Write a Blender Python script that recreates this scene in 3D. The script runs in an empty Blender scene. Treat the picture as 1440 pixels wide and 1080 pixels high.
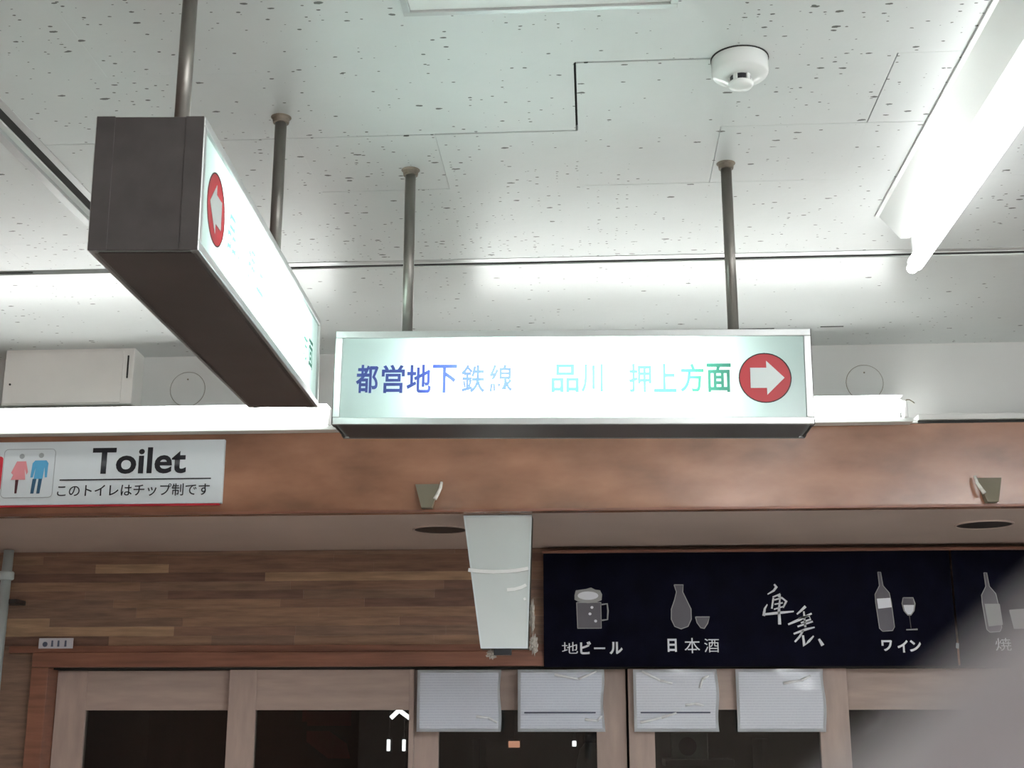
import bpy, bmesh, math, random
from mathutils import Vector, Matrix
random.seed(7)
R = math.radians
S = bpy.context.scene
C = S.collection

# ------------------------------------------------------------------ camera
cam_d = bpy.data.cameras.new('camera'); cam = bpy.data.objects.new('camera', cam_d); C.objects.link(cam)
cam.location = (0, 0, 1.65); cam.rotation_euler = (R(90 + 14.72), 0, R(3.59))
cam_d.sensor_width = 36; cam_d.lens = 1835 / 1440 * 36
cam_d.clip_start = 0.004; cam_d.clip_end = 60
cam_d.dof.use_dof = True; cam_d.dof.focus_distance = 3.3; cam_d.dof.aperture_fstop = 24
S.camera = cam
# ------------------------------------------------------------------ world, exposure
w = bpy.data.worlds.new('world'); S.world = w; w.use_nodes = True
w.node_tree.nodes['Background'].inputs[0].default_value = (0.82, 0.92, 0.95, 1)
w.node_tree.nodes['Background'].inputs[1].default_value = 0.25
S.view_settings.view_transform = 'Standard'; S.view_settings.look = 'None'
S.view_settings.gamma = 1; S.view_settings.use_curve_mapping = False
S.view_settings.exposure = 0.79
TUBE = 5.5           # radiance of the ceiling tube in view
FILL_TUBE = 35.0     # radiance of the added unseen fill tubes that light the shop front
WALL_TUBE = 14.0      # radiance of the weaker tubes on the white band
SIGN_TUBE = 47.0     # radiance of the short tubes inside the two light boxes

# ------------------------------------------------------------------ materials
def nt(name):
    m = bpy.data.materials.new(name); m.use_nodes = True
    n = m.node_tree.nodes; return m, n, m.node_tree.links, n['Principled BSDF']
def mat(name, col, rough=.5, metal=0, spec=.5, var=.12, scale=6, bump=0, bscale=60, stretch=(1, 1, 1), coat=0):
    m, n, l, b = nt(name)
    b.inputs['Roughness'].default_value = rough; b.inputs['Metallic'].default_value = metal
    b.inputs['Specular IOR Level'].default_value = spec; b.inputs['Coat Weight'].default_value = coat
    g = n.new('ShaderNodeNewGeometry'); mp = n.new('ShaderNodeMapping'); mp.inputs['Scale'].default_value = stretch
    l.new(g.outputs['Position'], mp.inputs['Vector'])
    t = n.new('ShaderNodeTexNoise'); t.inputs['Scale'].default_value = scale; t.inputs['Detail'].default_value = 5
    l.new(mp.outputs[0], t.inputs['Vector'])
    r = n.new('ShaderNodeValToRGB')
    r.color_ramp.elements[0].position = .3; r.color_ramp.elements[1].position = .7
    r.color_ramp.elements[0].color = [c * (1 - var) for c in col] + [1]
    r.color_ramp.elements[1].color = [min(1, c * (1 + var)) for c in col] + [1]
    l.new(t.outputs['Fac'], r.inputs[0]); l.new(r.outputs[0], b.inputs['Base Color'])
    if bump:
        t2 = n.new('ShaderNodeTexNoise'); t2.inputs['Scale'].default_value = bscale; t2.inputs['Detail'].default_value = 4
        l.new(mp.outputs[0], t2.inputs['Vector'])
        bp = n.new('ShaderNodeBump'); bp.inputs['Strength'].default_value = bump; bp.inputs['Distance'].default_value = .002
        l.new(t2.outputs['Fac'], bp.inputs['Height']); l.new(bp.outputs[0], b.inputs['Normal'])
    return m
def emis(name, col, s):
    m, n, l, b = nt(name)
    b.inputs['Base Color'].default_value = (.8, .8, .8, 1)
    b.inputs['Emission Color'].default_value = (*col, 1); b.inputs['Emission Strength'].default_value = s
    return m
def film(name, col, opaque=.25):
    """translucent printed foil: light passes tinted, room light is reflected tinted"""
    m, n, l, b = nt(name)
    b.inputs['Base Color'].default_value = (*col, 1); b.inputs['Roughness'].default_value = .4
    t = n.new('ShaderNodeBsdfTransparent'); t.inputs[0].default_value = (*col, 1)
    mx = n.new('ShaderNodeMixShader'); mx.inputs[0].default_value = opaque
    l.new(t.outputs[0], mx.inputs[1]); l.new(b.outputs[0], mx.inputs[2])
    l.new(mx.outputs[0], n['Material Output'].inputs[0]); return m
def acrylic(name, thru=(.80, .92, .89)):
    m, n, l, b = nt(name)
    b.inputs['Base Color'].default_value = (.40, .455, .44, 1); b.inputs['Roughness'].default_value = .18
    t = n.new('ShaderNodeBsdfTranslucent'); t.inputs[0].default_value = (*thru, 1)
    mx = n.new('ShaderNodeMixShader'); mx.inputs[0].default_value = .42
    l.new(t.outputs[0], mx.inputs[1]); l.new(b.outputs[0], mx.inputs[2])
    l.new(mx.outputs[0], n['Material Output'].inputs[0]); return m
def glass(name, tint=(.82, .86, .86), rough=.0, refl=1.5):
    m, n, l, b = nt(name)
    t = n.new('ShaderNodeBsdfTransparent'); t.inputs[0].default_value = (*tint, 1)
    g = n.new('ShaderNodeBsdfGlossy'); g.inputs['Roughness'].default_value = rough
    fr = n.new('ShaderNodeFresnel'); fr.inputs[0].default_value = refl
    mx = n.new('ShaderNodeMixShader'); l.new(fr.outputs[0], mx.inputs[0])
    l.new(t.outputs[0], mx.inputs[1]); l.new(g.outputs[0], mx.inputs[2])
    l.new(mx.outputs[0], n['Material Output'].inputs[0]); return m
def ceiling_mat(name='ceiling_tile_paint', rough=.38, dens=1.0):
    m, n, l, b = nt(name)
    b.inputs['Roughness'].default_value = rough; b.inputs['Specular IOR Level'].default_value = .5
    g = n.new('ShaderNodeNewGeometry')
    def pits(sx, sy, keep, rad, off):
        mp = n.new('ShaderNodeMapping'); mp.inputs['Scale'].default_value = (sx, sy, 0); mp.inputs['Location'].default_value = (off, off * .7, 0)
        l.new(g.outputs['Position'], mp.inputs['Vector'])
        nz = n.new('ShaderNodeTexNoise'); nz.inputs['Scale'].default_value = 90; nz.inputs['Detail'].default_value = 2
        l.new(g.outputs['Position'], nz.inputs['Vector'])
        v = n.new('ShaderNodeTexVoronoi'); v.voronoi_dimensions = '2D'; v.inputs['Scale'].default_value = 1
        l.new(mp.outputs[0], v.inputs['Vector'])
        sep = n.new('ShaderNodeSeparateColor'); l.new(v.outputs['Color'], sep.inputs[0])
        k = n.new('ShaderNodeMath'); k.operation = 'LESS_THAN'; l.new(sep.outputs[0], k.inputs[0])
        # patches of boards are more pitted than others
        pn = n.new('ShaderNodeTexNoise'); pn.inputs['Scale'].default_value = 1.1; l.new(g.outputs['Position'], pn.inputs['Vector'])
        pr = n.new('ShaderNodeMapRange'); pr.inputs[1].default_value = .3; pr.inputs[2].default_value = .7
        pr.inputs[3].default_value = keep * .35; pr.inputs[4].default_value = keep * 1.7
        l.new(pn.outputs['Fac'], pr.inputs[0]); l.new(pr.outputs[0], k.inputs[1])
        rr = n.new('ShaderNodeMath'); rr.operation = 'MULTIPLY'; l.new(sep.outputs[1], rr.inputs[0]); rr.inputs[1].default_value = rad
        nn = n.new('ShaderNodeMath'); nn.operation = 'MULTIPLY'; l.new(nz.outputs['Fac'], nn.inputs[0]); nn.inputs[1].default_value = 2.0
        r2 = n.new('ShaderNodeMath'); r2.operation = 'MULTIPLY'; l.new(rr.outputs[0], r2.inputs[0]); l.new(nn.outputs[0], r2.inputs[1])
        d = n.new('ShaderNodeMath'); d.operation = 'LESS_THAN'; l.new(v.outputs['Distance'], d.inputs[0]); l.new(r2.outputs[0], d.inputs[1])
        o = n.new('ShaderNodeMath'); o.operation = 'MULTIPLY'; l.new(d.outputs[0], o.inputs[0]); l.new(k.outputs[0], o.inputs[1])
        return o
    a = pits(46, 84, .20 * dens, .17, 3.1); c = pits(26, 62, .11 * dens, .22, 11.3)
    mxm = n.new('ShaderNodeMath'); mxm.operation = 'MAXIMUM'; l.new(a.outputs[0], mxm.inputs[0]); l.new(c.outputs[0], mxm.inputs[1])
    sn = n.new('ShaderNodeTexNoise'); sn.inputs['Scale'].default_value = 2.2; sn.inputs['Detail'].default_value = 6
    l.new(g.outputs['Position'], sn.inputs['Vector'])
    r = n.new('ShaderNodeValToRGB'); r.color_ramp.elements[0].position = .3; r.color_ramp.elements[1].position = .72
    r.color_ramp.elements[0].color = (.56, .585, .575, 1); r.color_ramp.elements[1].color = (.645, .675, .665, 1)
    l.new(sn.outputs['Fac'], r.inputs[0])
    mix = n.new('ShaderNodeMix'); mix.data_type = 'RGBA'
    l.new(mxm.outputs[0], mix.inputs[0]); l.new(r.outputs[0], mix.inputs[6]); mix.inputs[7].default_value = (.09, .095, .085, 1)
    l.new(mix.outputs[2], b.inputs['Base Color'])
    fine = n.new('ShaderNodeTexNoise'); fine.inputs['Scale'].default_value = 45; fine.inputs['Detail'].default_value = 3
    l.new(g.outputs['Position'], fine.inputs['Vector'])
    h = n.new('ShaderNodeMath'); h.operation = 'MULTIPLY_ADD'; l.new(mxm.outputs[0], h.inputs[0]); h.inputs[1].default_value = -1.2; l.new(fine.outputs['Fac'], h.inputs[2])
    bp = n.new('ShaderNodeBump'); bp.inputs['Strength'].default_value = .22; bp.inputs['Distance'].default_value = .0025
    l.new(h.outputs[0], bp.inputs['Height']); l.new(bp.outputs[0], b.inputs['Normal'])
    return m
def paper_mat():
    """white sheet covered in rows of tiny illegible print"""
    m, n, l, b = nt('printed_sheet')
    b.inputs['Roughness'].default_value = .6
    g = n.new('ShaderNodeNewGeometry')
    mp = n.new('ShaderNodeMapping'); mp.inputs['Scale'].default_value = (150, 0, 60); l.new(g.outputs['Position'], mp.inputs[0])
    t = n.new('ShaderNodeTexNoise'); t.inputs['Scale'].default_value = 1.6; t.inputs['Detail'].default_value = 3; l.new(mp.outputs[0], t.inputs['Vector'])
    wv = n.new('ShaderNodeTexWave'); wv.bands_direction = 'Z'; wv.inputs['Scale'].default_value = 36
    l.new(g.outputs['Position'], wv.inputs['Vector'])
    mu = n.new('ShaderNodeMath'); mu.operation = 'MULTIPLY'; l.new(t.outputs['Fac'], mu.inputs[0]); l.new(wv.outputs['Fac'], mu.inputs[1])
    r = n.new('ShaderNodeValToRGB'); r.color_ramp.elements[0].position = .18; r.color_ramp.elements[1].position = .5
    r.color_ramp.elements[0].color = (.80, .82, .88, 1); r.color_ramp.elements[1].color = (.69, .71, .78, 1)
    l.new(mu.outputs[0], r.inputs[0]); l.new(r.outputs[0], b.inputs['Base Color']); return m

M = {}
M['ceil'] = ceiling_mat(); M['ceil_gloss'] = ceiling_mat('glossy_ceiling_paint', .31, .45)
M['slab'] = mat('dark_gap_and_shade', (.03, .03, .028), .9)  # dark gaps and slots, also the painted shade lines
M['white_wall'] = mat('painted_white_wall', (.66, .66, .645), .42, var=.05, scale=3, bump=.05)
M['box_paint'] = mat('yellowed_panel_paint', (.80, .775, .74), .55, var=.06, scale=4, bump=.1)
M['white_metal'] = mat('white_enamel', (.74, .77, .75), .22, var=.04, scale=4)
M['alu'] = mat('pale_aluminium', (.48, .49, .485), .32, metal=.55, var=.08, scale=8)
M['steel'] = mat('stained_steel_pole', (.19, .178, .16), .36, metal=.65, var=.28, scale=26, stretch=(1, 1, .25), bump=.1)
M['dark_steel'] = mat('brushed_dark_steel', (.052, .046, .044), .45, metal=.2, var=.14, scale=30, stretch=(1, .2, 1), bump=.06)
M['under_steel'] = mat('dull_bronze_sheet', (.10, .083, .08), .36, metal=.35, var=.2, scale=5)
M['rust'] = mat('rusted_flange', (.19, .16, .125), .6, metal=.4, var=.35, scale=60)
M['arrow_face'] = mat('pale_arrow_foil', (.46, .51, .50), .3, var=.02)
M['lining'] = mat('grey_lining', (.20, .21, .205), .7, var=.02)
M['inner'] = mat('white_inside', (.85, .87, .86), .7, var=.02)
M['face'] = acrylic('white_acrylic'); M['rear_face'] = acrylic('thick_white_acrylic', (.22, .26, .25))
M['film_blue'] = film('navy_foil', (.065, .09, .37), .3)
M['film_green'] = film('green_foil', (.065, .27, .20), .3)
M['film_red'] = film('red_foil', (.62, .07, .085), .55)
M['film_black'] = film('black_line_foil', (.03, .02, .02), .6)
M['tube'] = emis('lit_tube', (.99, 1.0, 1.0), TUBE)
M['fill_tube'] = emis('lit_fill_tube', (.97, .985, 1.0), FILL_TUBE)
M['wall_tube'] = emis('lit_wall_tube', (.98, 1.0, .98), WALL_TUBE)
M['sign_tube'] = emis('lit_sign_tube', (.88, 1.0, .97), SIGN_TUBE)
M['socket'] = mat('socket_plastic', (.72, .73, .72), .35, var=.04)
M['fascia'] = mat('brown_laminate', (.30, .145, .088), .24, var=.3, scale=7, stretch=(.6, 1, 1.4), bump=.05, bscale=40, spec=.6)
M['soffit'] = mat('tan_soffit_paint', (.56, .44, .38), .5, var=.06, scale=3, bump=.05)
wood_cols = [(.245, .137, .090), (.31, .182, .113), (.190, .103, .071), (.40, .255, .152), (.24, .145, .098)]
for i, c in enumerate(wood_cols):
    M['wood%d' % i] = mat('plank_wood_%s' % 'abcde'[i], c, .48, var=.26, scale=9, stretch=(.9, 1, 9), bump=.12, bscale=30)
M['header'] = mat('red_brown_wood', (.235, .098, .06), .4, var=.25, scale=8, stretch=(.6, 1, 7), bump=.1)
M['door'] = mat('pale_door_wood', (.40, .302, .262), .5, var=.12, scale=10, stretch=(3, 1, .6), bump=.08)
M['door_h'] = mat('pale_door_wood_across', (.395, .298, .257), .5, var=.12, scale=10, stretch=(.6, 1, 4), bump=.08)
M['pane'] = glass('shop_glass', (.72, .76, .76))
M['sleeve'] = glass('clear_plastic_sleeve', (.96, .97, .98), .12, 1.42)
M['paper'] = paper_mat()
M['paper_edge'] = mat('white_paper', (.84, .87, .90), .5, var=.03)
M['rule'] = mat('slate_print', (.10, .115, .17), .6)
M['navy'] = mat('navy_cloth', (.0055, .0060, .021), .85, var=.25, scale=14, bump=.25, bscale=500, spec=.2)
M['chalk'] = mat('white_dye', (.80, .83, .88), .8, var=.06, spec=.2)
M['chalk_grey'] = mat('grey_dye', (.155, .15, .17), .85, var=.1, spec=.2)
M['chalk_mid'] = mat('light_grey_dye', (.36, .37, .37), .85, var=.1, spec=.2)
M['board'] = mat('white_sign_board', (.66, .71, .74), .3, var=.03, scale=5)
M['black'] = mat('black_print', (.012, .013, .018), .4)
M['pink'] = mat('pink_print', (.70, .27, .30), .4)
M['blue'] = mat('blue_print', (.09, .36, .60), .4)
M['blue_dark'] = mat('dark_blue_print', (.03, .10, .18), .4)
M['pink_dark'] = mat('dark_pink_print', (.10, .03, .04), .4)
M['greyline'] = mat('grey_print', (.35, .38, .40), .4)
M['red'] = mat('red_plastic', (.55, .03, .05), .35)
M['olive'] = mat('olive_bracket_paint', (.20, .175, .125), .5, var=.1)
M['ivory'] = mat('ivory_plastic', (.78, .76, .70), .25, var=.04)
M['cavity'] = mat('dark_downlight_cavity', (.030, .020, .016), .5)
M['panel_face'] = mat('glossy_white_plastic', (.66, .70, .70), .25, var=.02, scale=4)
M['panel_side'] = mat('mottled_dark_side', (.07, .07, .055), .6, var=.3, scale=20)  # dark mottled colour for the sides of the signboard box
M['reflection_white'] = mat('white_tube_reflection', (.93, .94, .94), .08, var=.01)
M['tape'] = mat('crumpled_packing_tape', (.42, .38, .34), .2, var=.2, scale=60, bump=.6, bscale=80)
M['pipe'] = mat('pale_grey_pipe', (.55, .62, .62), .35, var=.12, scale=8)
M['plate'] = mat('grey_number_plate', (.60, .58, .62), .4, var=.04)
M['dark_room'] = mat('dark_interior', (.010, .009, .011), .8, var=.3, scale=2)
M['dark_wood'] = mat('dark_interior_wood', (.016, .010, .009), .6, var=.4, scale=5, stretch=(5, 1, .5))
M['dim_red_reflected'] = mat('dim_red_reflection', (.10, .008, .012), .7)
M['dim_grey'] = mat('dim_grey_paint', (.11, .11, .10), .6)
M['floor'] = mat('grey_floor_tile', (.60, .58, .55), .4, var=.1, scale=4)
M['skin'] = mat('skin', (.29, .26, .27), .5, var=.06, scale=120, bump=.15, bscale=900)
M['nail'] = mat('finger_nail', (.28, .21, .19), .25, var=.03, scale=80)
M['lamp_in'] = emis('lit_lamp_strip', (1, .98, .95), 1.6)
M['lamp_orange'] = emis('lit_orange_shade', (1, .42, .25), .5)

# ------------------------------------------------------------------ builders
def mesh_obj(name, bm, m, parent=None, smooth=False):
    me = bpy.data.meshes.new(name)
    bmesh.ops.recalc_face_normals(bm, faces=bm.faces)
    bm.to_mesh(me); bm.free()
    if smooth:
        for p in me.polygons: p.use_smooth = True
    me.materials.append(m)
    o = bpy.data.objects.new(name, me); C.objects.link(o)
    if parent is not None: o.parent = parent
    return o
def tag(o, label=None, cat=None, group=None, kind=None):
    if label: o['label'] = label
    if cat: o['category'] = cat
    if group: o['group'] = group
    if kind: o['kind'] = kind
    return o
def thing(name, loc, label, cat, group=None, rot=(0, 0, 0)):
    o = bpy.data.objects.new(name, None); C.objects.link(o); o.location = loc; o.rotation_euler = rot
    o.empty_display_size = .05
    return tag(o, label, cat, group)
def box(bm, a, b, bev=0):
    x0, y0, z0 = a; x1, y1, z1 = b
    r = bmesh.ops.create_cube(bm, size=1, matrix=Matrix.Translation(((x0 + x1) / 2, (y0 + y1) / 2, (z0 + z1) / 2)) @ Matrix.Diagonal((abs(x1 - x0), abs(y1 - y0), abs(z1 - z0), 1)))
    if bev:
        es = list({e for v in r['verts'] for e in v.link_edges})
        bmesh.ops.bevel(bm, geom=es, offset=bev, segments=2, affect='EDGES', profile=.5)
    return bm
def nbox(name, a, b, m, parent=None, bev=0, off=(0, 0, 0)):
    bm = bmesh.new(); a = [p - q for p, q in zip(a, off)]; b = [p - q for p, q in zip(b, off)]
    return mesh_obj(name, box(bm, a, b, bev), m, parent)
def cyl(bm, p, q, r, r2=None, seg=20, caps=True):
    p, q = Vector(p), Vector(q); d = q - p
    mt = Matrix.Translation((p + q) / 2) @ d.to_track_quat('Z', 'Y').to_matrix().to_4x4()
    bmesh.ops.create_cone(bm, cap_ends=caps, segments=seg, radius1=r, radius2=r if r2 is None else r2, depth=d.length, matrix=mt)
    return bm
def ncyl(name, p, q, r, m, parent=None, r2=None, seg=20, smooth=True):
    o = mesh_obj(name, cyl(bmesh.new(), p, q, r, r2, seg), m, parent)
    for f in o.data.polygons: f.use_smooth = smooth and len(f.vertices) == 4
    return o
def lathe(bm, prof, c, seg=32, axis='Z'):
    rings = []
    for r_, h in prof:
        ring = []
        for k in range(seg):
            a = 2 * math.pi * k / seg
            if axis == 'Z': v = (c[0] + r_ * math.cos(a), c[1] + r_ * math.sin(a), c[2] + h)
            else: v = (c[0] + r_ * math.cos(a), c[1] + h, c[2] + r_ * math.sin(a))
            ring.append(bm.verts.new(v))
        rings.append(ring)
    for i in range(len(rings) - 1):
        for k in range(seg):
            bm.faces.new((rings[i][k], rings[i][(k + 1) % seg], rings[i + 1][(k + 1) % seg], rings[i + 1][k]))
    bm.faces.new(rings[0]); bm.faces.new(rings[-1])
    return bm
def prism(bm, pts, y0, y1):
    """closed outline in x,z pushed through y"""
    a = [bm.verts.new((x, y0, z)) for x, z in pts]; b = [bm.verts.new((x, y1, z)) for x, z in pts]
    n = len(pts); bm.faces.new(a); bm.faces.new(b[::-1])
    for i in range(n): bm.faces.new((a[i], a[(i + 1) % n], b[(i + 1) % n], b[i]))
    return bm
def nprism(name, pts, y, m, parent=None, t=.0006):
    return mesh_obj(name, prism(bmesh.new(), pts, y, y + t), m, parent)
def ribbon(bm, pts, wid, y, t=.0006):
    """brush stroke: polyline in x,z with a width at each point"""
    n = len(pts); L = []; Rr = []
    for i, (x, z) in enumerate(pts):
        a = pts[max(0, i - 1)]; b = pts[min(n - 1, i + 1)]
        d = Vector((b[0] - a[0], b[1] - a[1])); d = d.normalized() if d.length else Vector((1, 0))
        wv = (wid[i] if isinstance(wid, (list, tuple)) else wid) / 2
        L.append((x - d.y * wv, z + d.x * wv)); Rr.append((x + d.y * wv, z - d.x * wv))
    for i in range(n - 1):
        prism(bm, [L[i], L[i + 1], Rr[i + 1], Rr[i]], y, y + t)
    return bm
def ell(cx, cz, rx, rz, n=28, a0=0, a1=360):
    full = abs(a1 - a0) >= 360
    return [(cx + rx * math.cos(R(a0 + (a1 - a0) * k / (n if full else n - 1))), cz + rz * math.sin(R(a0 + (a1 - a0) * k / (n if full else n - 1)))) for k in range(n)]
def rrect(x0, x1, z0, z1, r, n=5):
    p = []
    for cx, cz, a in ((x1 - r, z1 - r, 0), (x0 + r, z1 - r, 90), (x0 + r, z0 + r, 180), (x1 - r, z0 + r, 270)):
        for k in range(n + 1): p.append((cx + r * math.cos(R(a + 90 * k / n)), cz + r * math.sin(R(a + 90 * k / n))))
    return p
def lettering(name, s, x0, x1, z0, z1, y, m, parent, bold=0, shear=0, t=.0006):
    cu = bpy.data.curves.new('lettering', 'FONT'); cu.body = s; cu.size = 1; cu.offset = bold; cu.resolution_u = 4
    o = bpy.data.objects.new('lettering', cu); C.objects.link(o)
    bpy.context.view_layer.update()
    me = bpy.data.meshes.new_from_object(o.evaluated_get(bpy.context.evaluated_depsgraph_get()))
    bpy.data.objects.remove(o); bpy.data.curves.remove(cu)
    vs = [v.co for v in me.vertices]
    ax, bx = min(v.x for v in vs), max(v.x for v in vs); ay, by = min(v.y for v in vs), max(v.y for v in vs)
    sx = (x1 - x0) / (bx - ax); sz = (z1 - z0) / (by - ay)
    for v in me.vertices:
        X = x0 + (v.co.x - ax) * sx; Z = z0 + (v.co.y - ay) * sz
        v.co = (X + shear * (Z - z0), y, Z)
    me.materials.clear(); me.materials.append(m); me.name = name
    ob = bpy.data.objects.new(name, me); C.objects.link(ob); ob.parent = parent
    return ob
def copy_tree(o, parent=None):
    c = o.copy(); C.objects.link(c); c.parent = parent
    for ch in [k for k in C.objects if k.parent == o]: copy_tree(ch, c)
    return c

# ------------------------------------------------------------------ the setting
CZ = 2.78                                   # ceiling height
tag(nbox('floor', (-6, -6, -.1), (6, 9, 0), M['floor']), kind='structure')
ceiling = tag(nbox('ceiling', (-6, -6, CZ + .012), (6, 3.9, CZ + .12), M['slab']), kind='structure')
# square boards: X joints every 0.28 m, Y joints every 0.27 m, broken by the slotted rail at Y = 3.09
xs = [-.02 + .28 * k for k in range(-8, 8)]
ys = [1.0, 1.27, 1.54, 1.81, 2.08, 2.35, 2.62, 2.89, 3.073]
ys2 = [3.107, 3.37, 3.64, 3.90]
gapx, gapy = {}, {}                         # opened joints: {(column index, row index): width}
def ix(v): return min(range(len(xs)), key=lambda k: abs(xs[k] - v))
def iy(v): return min(range(len(ys)), key=lambda k: abs(ys[k] - v))
for x in (-.30,): gapy[(ix(x), iy(2.35))] = .0046
gapx[(ix(-.02), iy(2.08))] = .0044
gapy[(ix(-.02), iy(2.08))] = .0040
gapy[(ix(-.58), iy(2.35))] = .0030; gapy[(ix(-.86), iy(2.35))] = .0022; gapy[(ix(-1.14), iy(2.35))] = .0016
gapy[(ix(.26), iy(2.35))] = .0018; gapy[(ix(.54), iy(2.35))] = .0022
gapx[(ix(.54), iy(2.08))] = .0020; gapx[(ix(.26), iy(2.35))] = .0012
gapy[(ix(-.58), iy(2.62))] = .0014; gapx[(ix(-.30), iy(2.35))] = .0007; gapy[(ix(-.30), iy(2.62))] = .0006; gapy[(ix(-.02), iy(2.62))] = .0005
def boards(ylist, special):
    for i in range(len(xs) - 1):
        for j in range(len(ylist) - 1):
            g = [.00004] * 4
            if special:
                g[0] = max(g[0], gapx.get((i, j), 0) / 2); g[1] = max(g[1], gapx.get((i + 1, j), 0) / 2)
                g[2] = max(g[2], gapy.get((i, j), 0) / 2); g[3] = max(g[3], gapy.get((i, j + 1), 0) / 2)
            dz = random.uniform(-.0003, .0003)
            nbox('ceiling_tile', (xs[i] + g[0], ylist[j] + g[2], CZ + dz), (xs[i + 1] - g[1], ylist[j + 1] - g[3], CZ + .0125), M['ceil'], ceiling)
boards(ys, True)
# beyond the rail the ceiling dips a little towards the shop front and is painted smoother
SL = .052
for i in range(len(xs) - 1):
    for j in range(len(ys2) - 1):
        bm = bmesh.new(); box(bm, (xs[i] + .00004, ys2[j] + .00004, CZ), (xs[i + 1] - .00004, ys2[j + 1] - .00004, CZ + .0125))
        for v in bm.verts: v.co.z -= (v.co.y - 3.107) * SL
        mesh_obj('ceiling_tile', bm, M['ceil_gloss'], ceiling)
# the rest of the ceiling, out of the photograph's view
nbox('ceiling_board', (-6, -6, CZ), (6, .9999, CZ + .0125), M['ceil'], ceiling)
nbox('ceiling_board', (-6, 1, CZ), (xs[0] - .0001, 3.07, CZ + .0125), M['ceil'], ceiling)
nbox('ceiling_board', (xs[-1] + .0001, 1, CZ), (6, 3.07, CZ + .0125), M['ceil'], ceiling)

for xa, xb in ((-6, xs[0] - .0001), (xs[-1] + .0001, 6)):
    bm = bmesh.new(); box(bm, (xa, 3.07, CZ), (xb, 3.9, CZ + .0125))
    for v in bm.verts: v.co.z -= (v.co.y - 3.107) * SL
    mesh_obj('ceiling_board', bm, M['ceil_gloss'], ceiling)
# slotted rails let into the ceiling
def rail(name, p, q, horizontal):
    t = bpy.data.objects.new(name, None); C.objects.link(t); t.location = (p[0], p[1], CZ); tag(t, kind='structure')
    L = (q[0] - p[0]) if horizontal else (q[1] - p[1])
    def strip(nm, a, b, z0, z1, m):
        if horizontal: nbox(nm, (0, a, z0), (L, b, z1), m, t, .0008)
        else: nbox(nm, (a, 0, z0), (b, L, z1), m, t, .0008)
    if horizontal:
        strip('flange', -.030, -.013, -.0012, .006, M['alu']); strip('slot', -.006, .010, -.0008, .008, M['slab']); strip('flange', .010, .020, -.004, .006, M['white_metal'])
        strip('web', -.013, -.006, -.0016, .006, M['white_metal'])
    else:
        strip('flange', .010, .028, -.0012, .006, M['alu']); strip('slot', -.010, .010, -.0008, .008, M['slab']); strip('flange', -.024, -.010, -.004, .006, M['white_metal'])
        strip('step', -.044, -.024, -.012, .004, M['alu'])
    return t
rail('trim_1', (-1.12, 3.09), (2.2, 3.09), True)
rail('trim_2', (-1.115, 1.0), (-1.115, 2.76), False)
nbox('crack', (.427, 3.612, CZ - .0276), (.526, 3.619, CZ - .024), M['slab'], ceiling)
nbox('crack', (-1.52, 3.09, CZ - .0009), (-1.43, 3.0925, CZ + .002), M['slab'], ceiling)
nbox('crack', (.655, 3.605, CZ - .0270), (.72, 3.609, CZ - .024), M['slab'], ceiling)

# white band of wall under the ceiling, brown fascia in front of and below it, soffit, shop wall
tag(nbox('wall_upper', (-6, 3.77, 2.47), (6, 3.92, CZ + .004), M['white_wall']), kind='structure')
wu = bpy.data.objects['wall_upper']
nbox('ledge', (-6, 3.70, 2.490), (6, 3.77, 2.497), M['white_metal'], wu)
nbox('moulding', (.93, 3.690, 2.497), (6, 3.77, 2.514), M['white_wall'], wu, .002)
nbox('shadow_line', (.93, 3.699, 2.488), (6, 3.71, 2.4965), M['slab'], wu)  # dark strip painting the shadow under the moulding
f = bmesh.new(); prism(f, [(-6, 2.2462), (6, 2.2462), (6, 2.488), (-6, 2.488)], 3.70, 3.735)
fascia = tag(mesh_obj('trim_3', f, M['fascia']), kind='structure')
nbox('bottom_lip', (-6, 3.694, 2.2462), (6, 3.70, 2.2535), M['header'], fascia)
soffit = tag(nbox('ceiling_soffit', (-6, 3.735, 2.246), (6, 4.62, 2.30), M['soffit']), kind='structure')
DX0, DX1 = -1.868, 2.05
wf = bmesh.new()
box(wf, (-6, 4.5, 1.85), (6, 4.60, 2.246)); box(wf, (-6, 4.5, 0), (DX0 - .055, 4.60, 1.85)); box(wf, (DX1 + .06, 4.5, 0), (6, 4.60, 1.85))
wall = tag(mesh_obj('wall_front', wf, M['wood4']), kind='structure')
# butcher-block planks, each one a piece
z = 1.921
rows = []
while z < 2.238:
    h = random.uniform(.029, .037); h = min(h, 2.2455 - z); rows.append((z, z + h)); z += h
for (za, zb) in rows:
    x = -2.62 - random.random() * .3
    while x < -.10:
        L = random.uniform(.22, .78); x1 = min(x + L, -.09)
        k = random.choices(range(5), weights=(5, 4, 3, 2, 4))[0]
        t = random.uniform(.008, .0092)
        nbox('plank', (x, 4.5 - t, za + .0002), (x1 - .0004, 4.5, zb - .0002), M['wood%d' % k], wall)
        x = x1
        if x1 >= -.091: break
# door surround
tr = tag(nbox('trim_4', (DX0 - .06, 4.455, 1.847), (DX1 + .06, 4.56, 1.896), M['header'], None, .002), kind='structure')
nbox('upper_moulding', (-2.02, 4.468, 1.8962), (-.172, 4.5, 1.920), M['header'], tr, .002)
nbox('jamb', (DX0 - .06, 4.455, 0), (DX0, 4.56, 1.8465), M['header'], tr, .002)
nbox('jamb', (DX1, 4.455, 0), (DX1 + .06, 4.56, 1.8465), M['header'], tr, .002)
nbox('track_gap', (DX0, 4.50, 1.8405), (DX1, 4.56, 1.8468), M['slab'], tr)
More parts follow.
